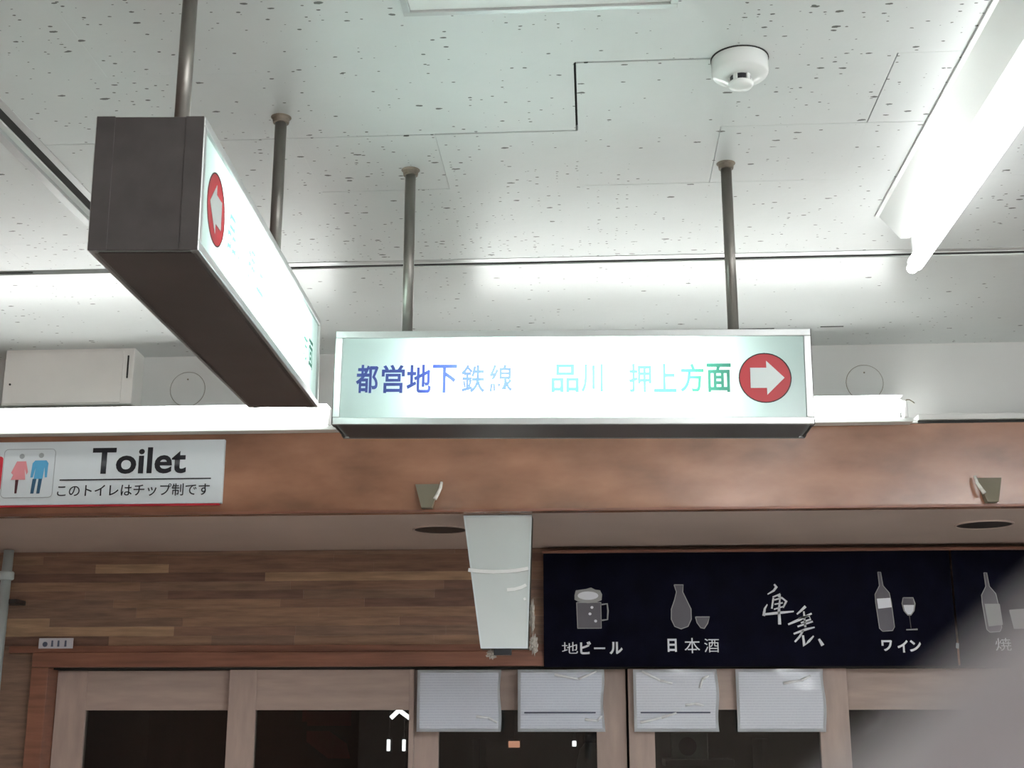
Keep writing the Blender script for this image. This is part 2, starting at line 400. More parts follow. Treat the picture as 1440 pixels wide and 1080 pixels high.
# sliding doors
def door(name, x0, x1, y, sl, sr, gt=1.705):
    t = bpy.data.objects.new(name, None); C.objects.link(t); t.location = (x0, y, .01); tag(t, kind='structure')
    W = x1 - x0; H = 1.829
    nbox('stile', (0, 0, 0), (sl, .032, H), M['door'], t, .0015); nbox('stile', (W - sr, 0, 0), (W, .032, H), M['door'], t, .0015)
    nbox('rail', (sl, .001, gt - .01), (W - sr, .031, H - .0004), M['door_h'], t, .0012)
    nbox('rail', (sl, .001, 0), (W - sr, .031, .30), M['door_h'], t, .0012)
    nbox('rail', (sl, .001, .86), (W - sr, .031, .95), M['door_h'], t, .0012)
    nbox('pane', (sl, .014, .95), (W - sr, .018, gt - .0105), M['pane'], t); nbox('pane', (sl, .014, .3), (W - sr, .018, .8595), M['pane'], t)
    return t
door('door_1', -1.866, -1.238, 4.535, .107, .012)
door('door_2', -1.250, -.614, 4.500, .095, .016)
door('door_3', -.625, .100, 4.535, .092, .100)
door('door_4', .107, .832, 4.500, .085, .098)
door('door_5', .822, 1.47, 4.535, .012, .09)
door('door_6', 1.44, 2.045, 4.500, .09, .09)
# the dark shop behind the glass
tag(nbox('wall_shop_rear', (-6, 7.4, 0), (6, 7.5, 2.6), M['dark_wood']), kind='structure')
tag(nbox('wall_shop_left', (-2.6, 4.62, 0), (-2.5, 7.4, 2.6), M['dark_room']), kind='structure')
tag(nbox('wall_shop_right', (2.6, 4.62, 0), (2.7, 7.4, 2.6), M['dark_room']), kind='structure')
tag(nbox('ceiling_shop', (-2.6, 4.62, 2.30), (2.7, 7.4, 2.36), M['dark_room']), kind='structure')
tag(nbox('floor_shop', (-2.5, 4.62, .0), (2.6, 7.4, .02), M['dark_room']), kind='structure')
# passage behind the photographer
tag(nbox('wall_left_blocker', (-2.75, -6, 0), (-2.65, 3.6, CZ), M['wood2']), kind='structure')  # unseen dark wall, added to cut light from the left
tag(nbox('wall_back', (-6, -6, 0), (6, -5.9, CZ), M['soffit']), kind='structure')

# ------------------------------------------------------------------ light-box signs
def light_box(name, loc, rot, L, H, D, label, poles, texts, disc, arrow_dir, disc_r=.0495, tube_len=.48):
    """origin: middle of the front face; x along the sign, front towards -y, body behind (+y)"""
    t = thing(name, loc, label, 'sign', rot=rot)
    hx, hz = L / 2, H / 2; fw = .0135
    # housing: bottom, top, two end caps with folded seams
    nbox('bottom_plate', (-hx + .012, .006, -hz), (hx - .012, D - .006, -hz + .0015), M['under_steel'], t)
    nbox('top_plate', (-hx + .004, .004, hz - .0015), (hx - .004, D - .004, hz), M['white_metal'], t)
    for s in (-1, 1):
        bm = bmesh.new(); box(bm, (s * hx - s * .004, .004, -hz + .0005), (s * hx, D - .004, hz - .0005), .0006)
        cap = mesh_obj('end_cap', bm, M['dark_steel'], t)
        for a, b in ((.0015, .026), (D - .026, D - .0015)):
            nbox('folded_edge', (s * hx - s * .0005, a, -hz), (s * hx + s * .0014, b, hz), M['dark_steel'], cap, .0004)
    # white inside
    bm = bmesh.new()
    box(bm, (-hx + .005, .008, -hz + .002), (hx - .005, D - .008, -hz + .004)); box(bm, (-hx + .005, .008, hz - .004), (hx - .005, D - .008, hz - .002))
    box(bm, (-hx + .005, .008, -hz + .004), (-hx + .007, D - .008, hz - .004)); box(bm, (hx - .007, .008, -hz + .004), (hx - .005, D - .008, hz - .004))
    mesh_obj('lining', bm, M['lining'], t)
    ncyl('lamp_tube', (-tube_len / 2, D / 2, 0), (tube_len / 2, D / 2, 0), .0145, M['sign_tube'], t, seg=14)
    for side, y0, y1 in (('front', 0, .012), ('back', D - .012, D)):
        for a, b in (((-hx, -hz), (hx, -hz + fw)), ((-hx, hz - fw), (hx, hz)), ((-hx, -hz + fw), (-hx + fw, hz - fw)), ((hx - fw, -hz + fw), (hx, hz - fw))):
            nbox('frame_bar', (a[0], y0, a[1]), (b[0], y1, b[1]), M['alu'], t, .0012)
        bm = bmesh.new(); yy = .005 if side == 'front' else D - .005
        vs = [bm.verts.new((x, yy, z_)) for x, z_ in ((-hx + fw, -hz + fw), (hx - fw, -hz + fw), (hx - fw, hz - fw), (-hx + fw, hz - fw))]
        bm.faces.new(vs); mesh_obj('face_panel', bm, M['face' if side == 'front' else 'rear_face'], t)
    for s, x0, x1, m in texts:
        lettering('lettering', s, x0, x1, -.031, .0265, .0042, m, t, bold=.02)
    if disc is not None:
        r = disc_r; d = nprism('arrow_disc', ell(disc, -.003, r, r * .985, 40), .0036, M['film_red'], t, .0004)
        d['label'] = 'red disc with a white arrow'
        q = arrow_dir; k = r / .0495
        outline = [(-.028, -.020), (-.028, .020), (.003, .020), (.003, .034), (.037, 0), (.003, -.034), (.003, -.020)]
        bm = bmesh.new(); prism(bm, [(disc + q * x * k, -.003 + z_ * k) for x, z_ in (outline if q > 0 else outline[::-1])], .0026, .0032)
        mesh_obj('arrow', bm, M['arrow_face'], d)
        bm = bmesh.new(); ring = ell(disc, -.003, r, r * .985, 40); ribbon(bm, ring + [ring[0]], .0022, .0030, .0003)
        mesh_obj('outline', bm, M['film_black'], d)
    return t
def pole_set(t, spots, box_top):
    inv = t.matrix_world.inverted()
    for (x, y) in spots:
        bm = bmesh.new(); cyl(bm, (x, y, box_top), (x, y, CZ), .0112, seg=18)
        bm.transform(inv); o = mesh_obj('pole', bm, M['steel'], t)
        for f_ in o.data.polygons: f_.use_smooth = len(f_.vertices) == 4
        bm = bmesh.new(); lathe(bm, [(.0113, -.013), (.0150, -.012), (.0165, -.003), (.0195, -.0005), (.0195, .0)], (x, y, CZ), 24)
        bm.transform(inv); mesh_obj('ceiling_flange', bm, M['rust'], o)
k = .001377
def fx(px): return (px - 804) * k
B, G = M['film_blue'], M['film_green']
texts = [(c, fx(a), fx(b), B) for c, a, b in (('都', 498, 530), ('営', 535, 568), ('地', 571, 606), ('下', 608, 643), ('鉄', 649, 683), ('線', 689, 722))]
texts += [(c, fx(a), fx(b), G) for c, a, b in (('品', 777, 816), ('川', 819, 850), ('押', 886, 918), ('上', 921, 953), ('方', 958, 991), ('面', 995, 1029))]
front = light_box('hanging_sign', (-.040, 2.45, 2.308), (0, R(.75), 0), .928, .189, .133,
                  'lit subway direction sign facing the viewer, blue and green characters, arrow pointing right', None, texts, fx(1076), 1)
bpy.context.view_layer.update()
pole_set(front, ((-.371, 2.517), (.286, 2.525)), 2.400)
LL = 1.045
lt = []
for c, x0 in zip('品川押上', (-.345, -.275, -.20, -.13)): lt.append((c, x0, x0 + .056, G))
for c, x0 in zip('方面', (.335, .400)): lt.append((c, x0, x0 + .052, G))
left = light_box('hanging_sign', (-.5405, 2.098, 2.369), (R(0), 0, R(90)), LL, .188, .147,
                 'lit direction sign seen end-on at left, dark steel end cap, arrow pointing left', None, lt, -.425, -1, .052, .70)
# slight yaw and rise of the box along its length
left.rotation_mode = 'QUATERNION'
left.rotation_quaternion = (Matrix.Rotation(R(90 + 3.3), 3, 'Z') @ Matrix.Rotation(R(-2.3), 3, 'Y')).to_quaternion()
bpy.context.view_layer.update()
pole_set(left, ((-.590, 1.71), (-.585, 2.258)), 2.448)

# ------------------------------------------------------------------ fluorescent fixtures
def batten(name, label, group, y_end=2.83, L=1.26, x=.741, twin_=False):
    """inverted-trapezoid ceiling fixture running along y, tube hung below"""
    t = thing(name, (x, y_end - L, CZ), label, 'ceiling light', group)
    bm = bmesh.new(); prism(bm, [(-.082, 0), (-.036, -.058), (.036, -.058), (.082, 0)], 0, L)
    mesh_obj('reflector_body', bm, M['white_metal'], t)
    nbox('mounting_rim', (-.088, -.004, -.004), (.088, L + .004, 0), M['white_metal'], t)
    for dx in ((-.05, .05) if twin_ else (0,)):
        m_ = M['fill_tube' if twin_ else 'tube']
        ncyl('tube', (dx, .03, -.110), (dx, L + .022, -.110), .0185, m_, t, seg=18)
        for yy in (.0, L - .012): nbox('socket', (dx - .013, yy, -.118), (dx + .013, yy + .014, -.057 if not twin_ else -.03), M['socket'], t, .003)
        ncyl('end_ferrule', (dx, L + .022, -.110), (dx, L + .058, -.110), .0125, m_, t, seg=16)
    return t
ceil_light = batten('ceiling_light', 'white fluorescent ceiling fixture with bare lit tube at top right', 'fluorescent fixtures on the ceiling')
twin = batten('twin_fill_light', 'added unseen twin-tube fill light, over the viewer', 'added fill lights out of view', .75, 1.26, .741, True)  # unseen fill lights, added to brighten the shop front
for y, x, q in ((-.9, .741, 'just behind the viewer'), (-2.5, .741, 'well behind the viewer'), (1.0, 2.0, 'to the right of the viewer'), (-.6, 2.0, 'behind and right of the viewer'),
                (-2.2, 2.0, 'rear right'), (1.0, 3.2, 'far right of the viewer'), (-.6, 3.2, 'far right and behind the viewer')):
    c = copy_tree(twin); c.location = (x, y - 1.26, CZ); c['label'] = 'added unseen twin-tube fill light, ' + q
def wall_tube(x0, x1, label):
    t = thing('fluorescent_light', ((x0 + x1) / 2, 3.695, 2.497), label, 'light', 'fluorescent tubes on the white band')
    h = (x1 - x0) / 2
    nbox('base_tray', (-h - .01, -.035, -.012), (h + .028, .012, .0), M['white_metal'], t, .002)
    bm = bmesh.new(); cyl(bm, (-h + .02, -.03, .035), (h - .02, -.03, .035), .0235, seg=22)
    for s in (-1, 1): cyl(bm, (s * (h - .02), -.03, .035), (s * h, -.03, .035), .0235, .016, seg=22)
    mesh_obj('tube', bm, M['wall_tube'], t, True)
    nbox('shield_plate', (-h, .004, -.001), (h, .008, .0612), M['white_metal'], t)  # plate and hood added to keep tube light off wall and ceiling
    nbox('shield_hood', (-h, -.052, .0613), (h, .008, .0635), M['white_metal'], t)
    for s in (-1, 1): nbox('socket', (s * h + s * .001, -.042, -.001), (s * h + s * .014, -.018, .048), M['socket'], t, .003)
    return t
wall_tube(-2.0, -.768, 'long lit fluorescent tube above the toilet sign')
wt = wall_tube(-.335, .880, 'lit fluorescent tube partly hidden behind the facing direction sign')

bm = bmesh.new(); wp = [(.618, -.012, .050), (.628, -.010, .058), (.638, .0, .060), (.650, .01, .056), (.658, .03, .058)]
for a_, b_ in zip(wp[:-1], wp[1:]): cyl(bm, a_, b_, .0016, seg=6)
mesh_obj('wire', bm, M['olive'], wt, True)
# ------------------------------------------------------------------ smoke detector, hatch, round covers, box
t = thing('smoke_detector', (.268, 2.085, CZ), 'white round smoke detector on the pitted ceiling', 'smoke detector')
mesh_obj('base', lathe(bmesh.new(), [(.054, 0), (.056, -.003), (.056, -.030), (.053, -.036), (.026, -.040)], (0, 0, 0), 40), M['white_metal'], t, True)
t.scale = (.88, .88, .88)
mesh_obj('gap_ring', lathe(bmesh.new(), [(.0555, .0), (.0575, -.0), (.0575, -.0022), (.0555, -.0022)], (0, 0, 0), 40), M['slab'], t)
cg = mesh_obj('sensor_chamber', lathe(bmesh.new(), [(.0205, -.038), (.0205, -.054)], (0, 0, 0), 24), M['black'], t)
for a in (20, 92, 164, 236, 308):
    bm = bmesh.new(); box(bm, (.0195, -.0042, -.056), (.0235, .0042, -.037), .0008); bm.transform(Matrix.Rotation(R(a), 4, 'Z'))
    mesh_obj('cage_rib', bm, M['white_metal'], cg)
mesh_obj('cap', lathe(bmesh.new(), [(.0245, -.053), (.0255, -.056), (.021, -.062), (.006, -.0635)], (0, 0, 0), 28), M['white_metal'], t, True)

t = thing('access_hatch', (-.0735, 1.73, CZ), 'pale framed ceiling hatch cut off by the top edge', 'hatch')
nbox('hatch_panel', (-.21, -.15, -.006), (.21, .15, 0), M['white_metal'], t, .001)
for a, b in (((-.222, .150), (.222, .162)), ((-.222, -.162), (.222, -.150)), ((-.222, -.15), (-.21, .15)), ((.21, -.15), (.222, .15))):
    nbox('frame_bar', (a[0], a[1], -.010), (b[0], b[1], 0), M['alu'], t, .001)

for x, z_, lab in ((-1.224, 2.648, 'round blank cover plate beside the boxed panel on the left'), (.803, 2.635, 'round blank cover plate above the short visible tube on the right')):
    t = thing('cover_plate', (x, 3.77, z_ - .006), lab, 'cover plate', 'round covers on the white band')
    mesh_obj('plate', lathe(bmesh.new(), [(.053, 0), (.053, -.0015), (.051, -.003), (.004, -.0034)], (0, 0, 0), 40, 'Y'), M['white_wall'], t)
    mesh_obj('shadow_ring', lathe(bmesh.new(), [(.0545, 0), (.0545, -.0007), (.053, -.0007)], (0, 0, 0), 40, 'Y'), M['olive'], t)
    for dx in (0,): ncyl('screw', (dx, -.003, .030), (dx, -.0052, .030), .0025, M['olive'], t, seg=8)

t = thing('service_box', (-1.563, 3.77, 2.492), 'yellowed boxed-in service panel under the ceiling at far left', 'box')
nbox('carcass', (-.198, -.085, .086), (.198, 0, .262), M['box_paint'], t, .002)
nbox('cover_panel', (-.196, -.089, .090), (.165, -.085, .250), M['box_paint'], t, .001)
nbox('latch', (.178, -.088, .165), (.182, -.085, .235), M['slab'], t)
ncyl('screw', (-.175, -.089, .15), (-.175, -.0915, .15), .0032, M['slab'], t, seg=8)
nbox('shadow_strip', (-.206, -.094, .2615), (.206, 0, .2660), M['slab'], t)

# ------------------------------------------------------------------ fascia: toilet sign, brackets; soffit: downlights
def tx(px): return -1.0755 - (316.5 - px) * .00212
def tz(py): return 2.4665 - (py - 620.5) * .002125
t = thing('toilet_sign', (-1.45, 3.70, 2.274), 'white toilet sign board with pink and blue figures', 'sign')
O = Vector((-1.45, 3.70, 2.274)); TY = -.0142
def lp(pts): return [(tx(a) - O.x, tz(b) - O.z) for a, b in pts]
nbox('board', (tx(-90) - O.x, -.0135, tz(709.5) - O.z), (tx(316.5) - O.x, 0, tz(620.5) - O.z), M['board'], t, .0015)
nbox('red_edge', (tx(-90) - O.x, -.0125, tz(712) - O.z), (tx(313) - O.x, -.0005, tz(709.6) - O.z), M['red'], t)
nprism('red_square', rrect(tx(-60) - O.x, tx(4) - O.x, tz(690) - O.z, tz(641) - O.z, .008), TY, M['red'], t)
bm = bmesh.new(); rr = rrect(tx(5) - O.x, tx(78) - O.x, tz(699) - O.z, tz(631) - O.z, .012); ribbon(bm, rr + [rr[0]], .0019, TY)
mesh_obj('pictogram_border', bm, M['greyline'], t)
def figure(name, head, body, legs, m, md):
    o = nprism(name, lp(body), TY, m, t)
    cx, cz, r = head
    nprism('head', ell(tx(cx) - O.x, tz(cz) - O.z, r * .00215, r * .00215, 16), TY, M['greyline'], o)
    for q in legs: nprism('leg', lp(q), TY, md, o)
figure('woman_pictogram', (30.5, 641, 3.6), [(24, 648), (37, 648), (41, 663), (39, 667), (36, 658), (38, 674), (17.5, 674), (24, 658), (20, 667), (17, 664)],
       [[(24, 674), (28.5, 674), (27.5, 693), (24.5, 693)]], M['pink'], M['pink_dark'])
figure('man_pictogram', (58, 640, 3.6), [(50, 647), (66, 647), (69, 651), (68.5, 671), (65.5, 671), (64, 656), (62.5, 673), (50, 673), (51.5, 656), (48.5, 671), (45, 671), (46.5, 651)],
       [[(48.5, 673), (54, 673), (51.5, 693.5), (47, 693.5)], [(57, 673), (62, 673), (60, 693.5), (55.5, 693.5)]], M['blue'], M['blue_dark'])
lettering('lettering', 'Toilet', tx(131) - O.x, tx(264) - O.x, tz(667.5) - O.z, tz(630.5) - O.z, TY, M['black'], t, bold=.022)
nbox('underline', (tx(87) - O.x, TY, tz(676) - O.z), (tx(300) - O.x, TY + .0006, tz(674.2) - O.z), M['black'], t)
lettering('lettering', 'このトイレはチップ制です', tx(85) - O.x, tx(299) - O.x, tz(698.5) - O.z, tz(681.5) - O.z, TY, M['black'], t, bold=.008)

def bracket(x, s, label):
    t = thing('clip_bracket', (x, 3.70, 2.25), label, 'bracket', 'clip brackets along the fascia')
    bm = bmesh.new(); pts = [(-.040 * s, .078), (.030 * s, .078), (.012 * s, .006), (-.018 * s, .006)]
    a = [bm.verts.new((px_, -.004 if z_ > .05 else -.030, z_)) for px_, z_ in pts]; b = [bm.verts.new((px_, .0, z_)) for px_, z_ in pts]
    bm.faces.new(a); bm.faces.new(b[::-1])
    for i in range(4): bm.faces.new((a[i], a[(i + 1) % 4], b[(i + 1) % 4], b[i]))
    mesh_obj('base_plate', bm, M['olive'], t)
    bm = bmesh.new(); P = [(.038 * s, -.018, .080), (.036 * s, -.028, .060), (.028 * s, -.036, .040), (.022 * s, -.040, .028)]
    for i in range(3): cyl(bm, P[i], P[i + 1], .0042 + .0006 * i, .0048 + .0006 * i, 10)
    mesh_obj('prong', bm, M['ivory'], t, True)
bracket(-.472, 1, 'olive clip bracket on the brown fascia above the blank white signboard')
bracket(1.108, -1, 'olive clip bracket on the brown fascia at far right')
for x, lab in ((-.477, 'dark recessed downlight in the soffit beside the blank white signboard'), (1.186, 'dark recessed downlight in the soffit above the banner at right')):
    t = thing('downlight', (x, 4.03, 2.246), lab, 'downlight', 'recessed downlights in the soffit')
    mesh_obj('cavity', lathe(bmesh.new(), [(.082, -.0012), (.080, -.0018), (.02, -.0018)], (0, 0, 0), 36), M['cavity'], t)
    rr = ell(0, 0, .084, .084, 36); bm = bmesh.new()
    lathe(bm, [(.080, -.001), (.081, -.004), (.087, -.004), (.088, 0)], (0, 0, 0), 36); 
    bmesh.ops.delete(bm, geom=[f_ for f_ in bm.faces if len(f_.verts) > 4], context='FACES_ONLY')
    mesh_obj('trim_ring', bm, M['soffit'], t, True)

# ------------------------------------------------------------------ tapering white panel hung under the soffit
t = thing('blank_signboard', (-.267, 3.745, 1.864), 'tall tapering blank white signboard hung under the soffit beside the banner', 'signboard')
out = [(-.109, .379), (.090, .379), (.0765, 0), (-.0565, 0)]
inn = [(-.1045, .3745), (.0855, .3745), (.0725, .0045), (-.0528, .0045)]
bm = bmesh.new(); prism(bm, out, .004, .075); mesh_obj('backing_box', bm, M['panel_side'], t)
bm = bmesh.new()
for i in range(4): prism(bm, [out[i], out[(i + 1) % 4], inn[(i + 1) % 4], inn[i]], -.003, .005)
mesh_obj('rim', bm, M['board'], t)
bm = bmesh.new(); prism(bm, inn, .0, .0045); mesh_obj('face', bm, M['panel_face'], t)
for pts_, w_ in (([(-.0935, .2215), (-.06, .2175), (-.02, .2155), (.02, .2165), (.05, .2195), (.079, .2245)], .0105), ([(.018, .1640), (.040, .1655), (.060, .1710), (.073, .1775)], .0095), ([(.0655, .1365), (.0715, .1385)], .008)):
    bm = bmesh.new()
    ribbon(bm, pts_, w_, -.005, .0055)  # tube reflections on the face, built as raised white strips
    o = mesh_obj('reflection_strip', bm, M['reflection_white'], t); o['label'] = 'curved white strip standing in for a tube reflection'
bm = bmesh.new(); box(bm, (-.02, .006, -.018), (.03, .022, .004), .002); mesh_obj('bracket', bm, M['black'], t)
for (x, z_, sx, sz) in ((-.028, -.014, .032, .030), (.092, .012, .026, .06), (.088, .09, .016, .10)):
    bm = bmesh.new(); bmesh.ops.create_icosphere(bm, subdivisions=3, radius=1)
    for v in bm.verts:
        q = .75 + .45 * math.sin(7 * v.co.x + 3 * v.co.z) * math.cos(9 * v.co.z + v.co.y * 5)
        v.co = Vector((x + v.co.x * sx / 2 * q, .030 + v.co.y * .010 * q, z_ + v.co.z * sz / 2 * q))
    mesh_obj('tape_wad', bm, M['tape'], t)
bm = bmesh.new(); cyl(bm, (-.0, .02, .376), (0, .02, .3825), .012, seg=12); mesh_obj('hanger', bm, M['dark_steel'], t)

# ------------------------------------------------------------------ navy shop curtain
BO = Vector((-.172, 4.44, 1.843))
def bx_(px): return (px - 764) * .002324 + .0
def bz_(py): return (937 - py) * .002372
t = thing('shop_curtain', BO, 'navy cloth banner over the doors with white drinks drawings and characters', 'banner')
def panel(x0, x1):
    bm = bmesh.new(); nx = 60; nz = 10; g = []
    for j in range(nz + 1):
        row = []
        for i in range(nx + 1):
            X = x0 + (x1 - x0) * i / nx; Zz = .377 * j / nz
            yy = .0014 * math.sin(X * 14) * (1 - .6 * j / nz) + .0008 * math.sin(X * 31 + 1 + Zz * 6)
            row.append(bm.verts.new((X, yy, Zz)))
        g.append(row)
    for j in range(nz):
        for i in range(nx): bm.faces.new((g[j][i], g[j][i + 1], g[j + 1][i + 1], g[j + 1][i]))
    bmesh.ops.solidify(bm, geom=bm.faces, thickness=.0012)
    return mesh_obj('cloth_panel', bm, M['navy'], t)
panel(0, bx_(1347)); panel(bx_(1350), bx_(1700))
nbox('hanging_rail', (-.004, -.004, .3775), (bx_(1700), .058, .388), M['header'], t, .002)
YB = -.0052
def P(pts): return [(bx_(a), bz_(b)) for a, b in pts]
def stroke(bm, pts, wd): ribbon(bm, P(pts), [q * .00235 for q in wd] if isinstance(wd, list) else wd * .00235, YB - .0004)
def outlined(name, pts, fill, wd=1.3, lab=None):
    o = nprism(name, P(pts), YB, fill, t)
    bm = bmesh.new(); stroke(bm, pts + [pts[0]], wd); mesh_obj('outline', bm, M['chalk_mid'], o)
    if lab: o['label'] = lab
    return o
def epx(cx, cy, rx, ry, n=24): return [(cx + rx * math.cos(2 * math.pi * k_ / n), cy + ry * math.sin(2 * math.pi * k_ / n)) for k_ in range(n)]
# beer mug
mug = outlined('mug_drawing', [(812, 848), (847, 848), (847, 884), (813, 884)], M['chalk_grey'], lab='drawing of a beer mug')
bm = bmesh.new(); stroke(bm, [(848, 851), (856, 850), (857, 860), (856, 872), (848, 873)], 2.2); mesh_obj('handle', bm, M['chalk_mid'], mug)
o = nprism('foam', P([(809, 838), (811, 831), (818, 830), (826, 829), (833, 827), (839, 830), (846, 831), (849, 837), (848, 845), (840, 848), (828, 849), (815, 847), (809, 844)]), YB - .0010, M['chalk_mid'], mug)
nprism('foam_top', P(epx(828.5, 838.5, 15, 6)), YB - .0018, M['chalk'], mug)
for a, b in ((834, 855), (831, 864), (839, 874)): nprism('bubble', P(epx(a, b, 2.2, 2, 10)), YB - .0008, M['chalk'], mug)
# sake flask and cup
flask = outlined('flask_drawing', [(953, 824), (966, 824), (965, 834), (970, 845), (976, 858), (976, 872), (971, 882), (961, 885.5), (952, 882), (947.5, 872), (948, 858), (953, 845), (956, 834)], M['chalk_grey'], lab='drawing of a sake flask')
outlined('cup_drawing', [(982, 869), (1002, 869), (999, 878), (994, 885), (989, 884), (984, 877)], M['chalk_grey'])
# wine bottle and glass
def bottle(dx, dy, lab_pts):
    return outlined('bottle_drawing', [(1244 + dx, 808 + dy), (1248 + dx, 808 + dy), (1250 + dx, 827 + dy), (1258 + dx, 837 + dy), (1260 + dx, 850 + dy), (1262 + dx, 884 + dy), (1259 + dx, 889 + dy), (1245 + dx, 890 + dy), (1241 + dx, 886 + dy), (1238 + dx, 850 + dy), (1238 + dx, 839 + dy), (1245 + dx, 827 + dy)], M['chalk_grey'], 1.1)
b1 = bottle(0, 0, None); b1['label'] = 'drawing of a wine bottle'
nprism('bottle_label', P([(1240, 845), (1259, 844), (1260, 857), (1241, 859)]), YB - .0012, M['chalk'], b1)
gl = outlined('glass_drawing', [(1277, 844), (1291, 844), (1293, 852), (1291, 862), (1286, 868), (1282, 868), (1277, 862), (1275, 852)], M['chalk_grey'])
nprism('wine', P([(1276.5, 854), (1291.5, 854), (1290, 862), (1286, 867), (1282, 867), (1278, 862)]), YB - .0012, M['chalk'], gl)
bm = bmesh.new(); stroke(bm, [(1284, 868), (1285, 886)], .8); mesh_obj('stem', bm, M['chalk_grey'], gl)
bm = bmesh.new(); stroke(bm, [(1278, 888), (1294, 887.5)], [1.5, 2.2]); mesh_obj('foot', bm, M['chalk_mid'], gl)
# second bottle with a box cup
b2 = bottle(149, 2, None); b2['label'] = 'drawing of a spirit bottle'
nprism('bottle_label', P([(1390, 853), (1411, 853), (1413, 882), (1393, 884)]), YB - .0012, M['chalk_mid'], b2)
outlined('box_cup_drawing', [(1424, 862), (1450, 860), (1447, 887), (1428, 887)], M['chalk_mid'])
# words under the drawings
for s, a, b, c, d in (('地', 790, 813, 919, 903), ('ビ', 816, 832, 920, 902), ('ー', 836, 852, 913, 910.5), ('ル', 858, 877, 920, 903), ('日', 941, 954, 917, 899), ('本', 965, 987, 919, 898),
                      ('酒', 993, 1014, 918, 899), ('ワ', 1242, 1257, 917, 902), ('イ', 1264, 1279, 919, 902), ('ン', 1281, 1297, 918, 902), ('焼', 1400, 1422, 917, 900)):
    lettering('lettering', s, bx_(a), bx_(b), bz_(c), bz_(d), YB, M['chalk'], t, bold=.035 if s in 'ビールワイン日ー' else 0)
# brush-written shop name, two cursive characters
name_strokes = [
    ([(1096, 824), (1099, 828), (1095, 833), (1086, 838)], [2.5, 4, 3, 1.5]),
    ([(1093, 842), (1104, 838), (1101, 842)], [2, 3, 2]),
    ([(1094, 843), (1091, 858)], [2.5, 2.5]), ([(1095, 846), (1106, 843), (1112, 848), (1107, 857)], [2, 3, 3.5, 2]),
    ([(1095, 852), (1107, 850)], [2, 2]), ([(1094, 859), (1108, 855)], [2, 2]),
    ([(1079, 866), (1100, 864), (1122, 862)], [3, 4, 2]), ([(1104, 838), (1101, 860), (1101, 880)], [1.5, 3.5, 4.5]),
    ([(1085, 852), (1081, 858), (1079, 868)], [1.5, 3, 4]),
    ([(1139, 855), (1131, 862), (1126, 866)], [4, 3, 2]), ([(1113, 880), (1130, 873), (1147, 865)], [2.5, 4, 2.5]),
    ([(1128, 872), (1143, 868), (1145, 873), (1131, 878)], [2, 3, 3, 2]), ([(1136, 862), (1137, 884)], [2.5, 3]),
    ([(1126, 883), (1148, 876)], [2.5, 2.5]), ([(1120, 893), (1137, 887), (1150, 884)], [2.5, 3.5, 2]),
    ([(1134, 888), (1128, 897), (1121, 904)], [2.5, 3, 2.5]), ([(1133, 895), (1134, 909), (1141, 903), (1148, 896)], [3, 5, 3.5, 2]),
    ([(1155, 900), (1160, 909)], [3, 5]),
]
bm = bmesh.new()
for pts, wd in name_strokes[:9]: stroke(bm, pts, wd)
mesh_obj('brush_character', bm, M['chalk'], t)
bm = bmesh.new()
for pts, wd in name_strokes[9:]: stroke(bm, pts, wd)
mesh_obj('brush_character', bm, M['chalk'], t)
nprism('care_mark', P([(1346, 906), (1350, 907), (1349, 914), (1345, 913)]), YB, M['chalk_mid'], t)

# ------------------------------------------------------------------ notices in plastic sleeves
def sheet(bm, x0, x1, z0, z1, y, seedv, amp):
    n = 12; g = []
    for j in range(n + 1):
        row = []
        for i in range(n + 1):
            u_, v = i / n, j / n
            yy = amp * (math.sin(u_ * 5 + seedv) * math.cos(v * 6 + seedv * 2) + .7 * math.sin((u_ + v) * 9 + seedv * 3))
            ex = .003 * math.sin(v * 7 + seedv) * (1 if i == n else 0)
            row.append(bm.verts.new((x0 + (x1 - x0) * u_ + ex, y + yy, z0 + (z1 - z0) * v)))
        g.append(row)
    for j in range(n):
        for i in range(n): bm.faces.new((g[j][i], g[j][i + 1], g[j + 1][i + 1], g[j + 1][i]))
    return bm
notes = [(-.600, -.3185, 'sleeved notice on the door frame below the blank white signboard, leftmost of four', 0), (-.2615, .0255, 'sleeved notice with a dark rule, under the beer mug drawing', 1),
         (.1240, .4035, 'creased sleeved notice with a dark rule, under the sake flask drawing', 1), (.4630, .7520, 'pale sleeved notice, rightmost of the four on the doors', 0)]
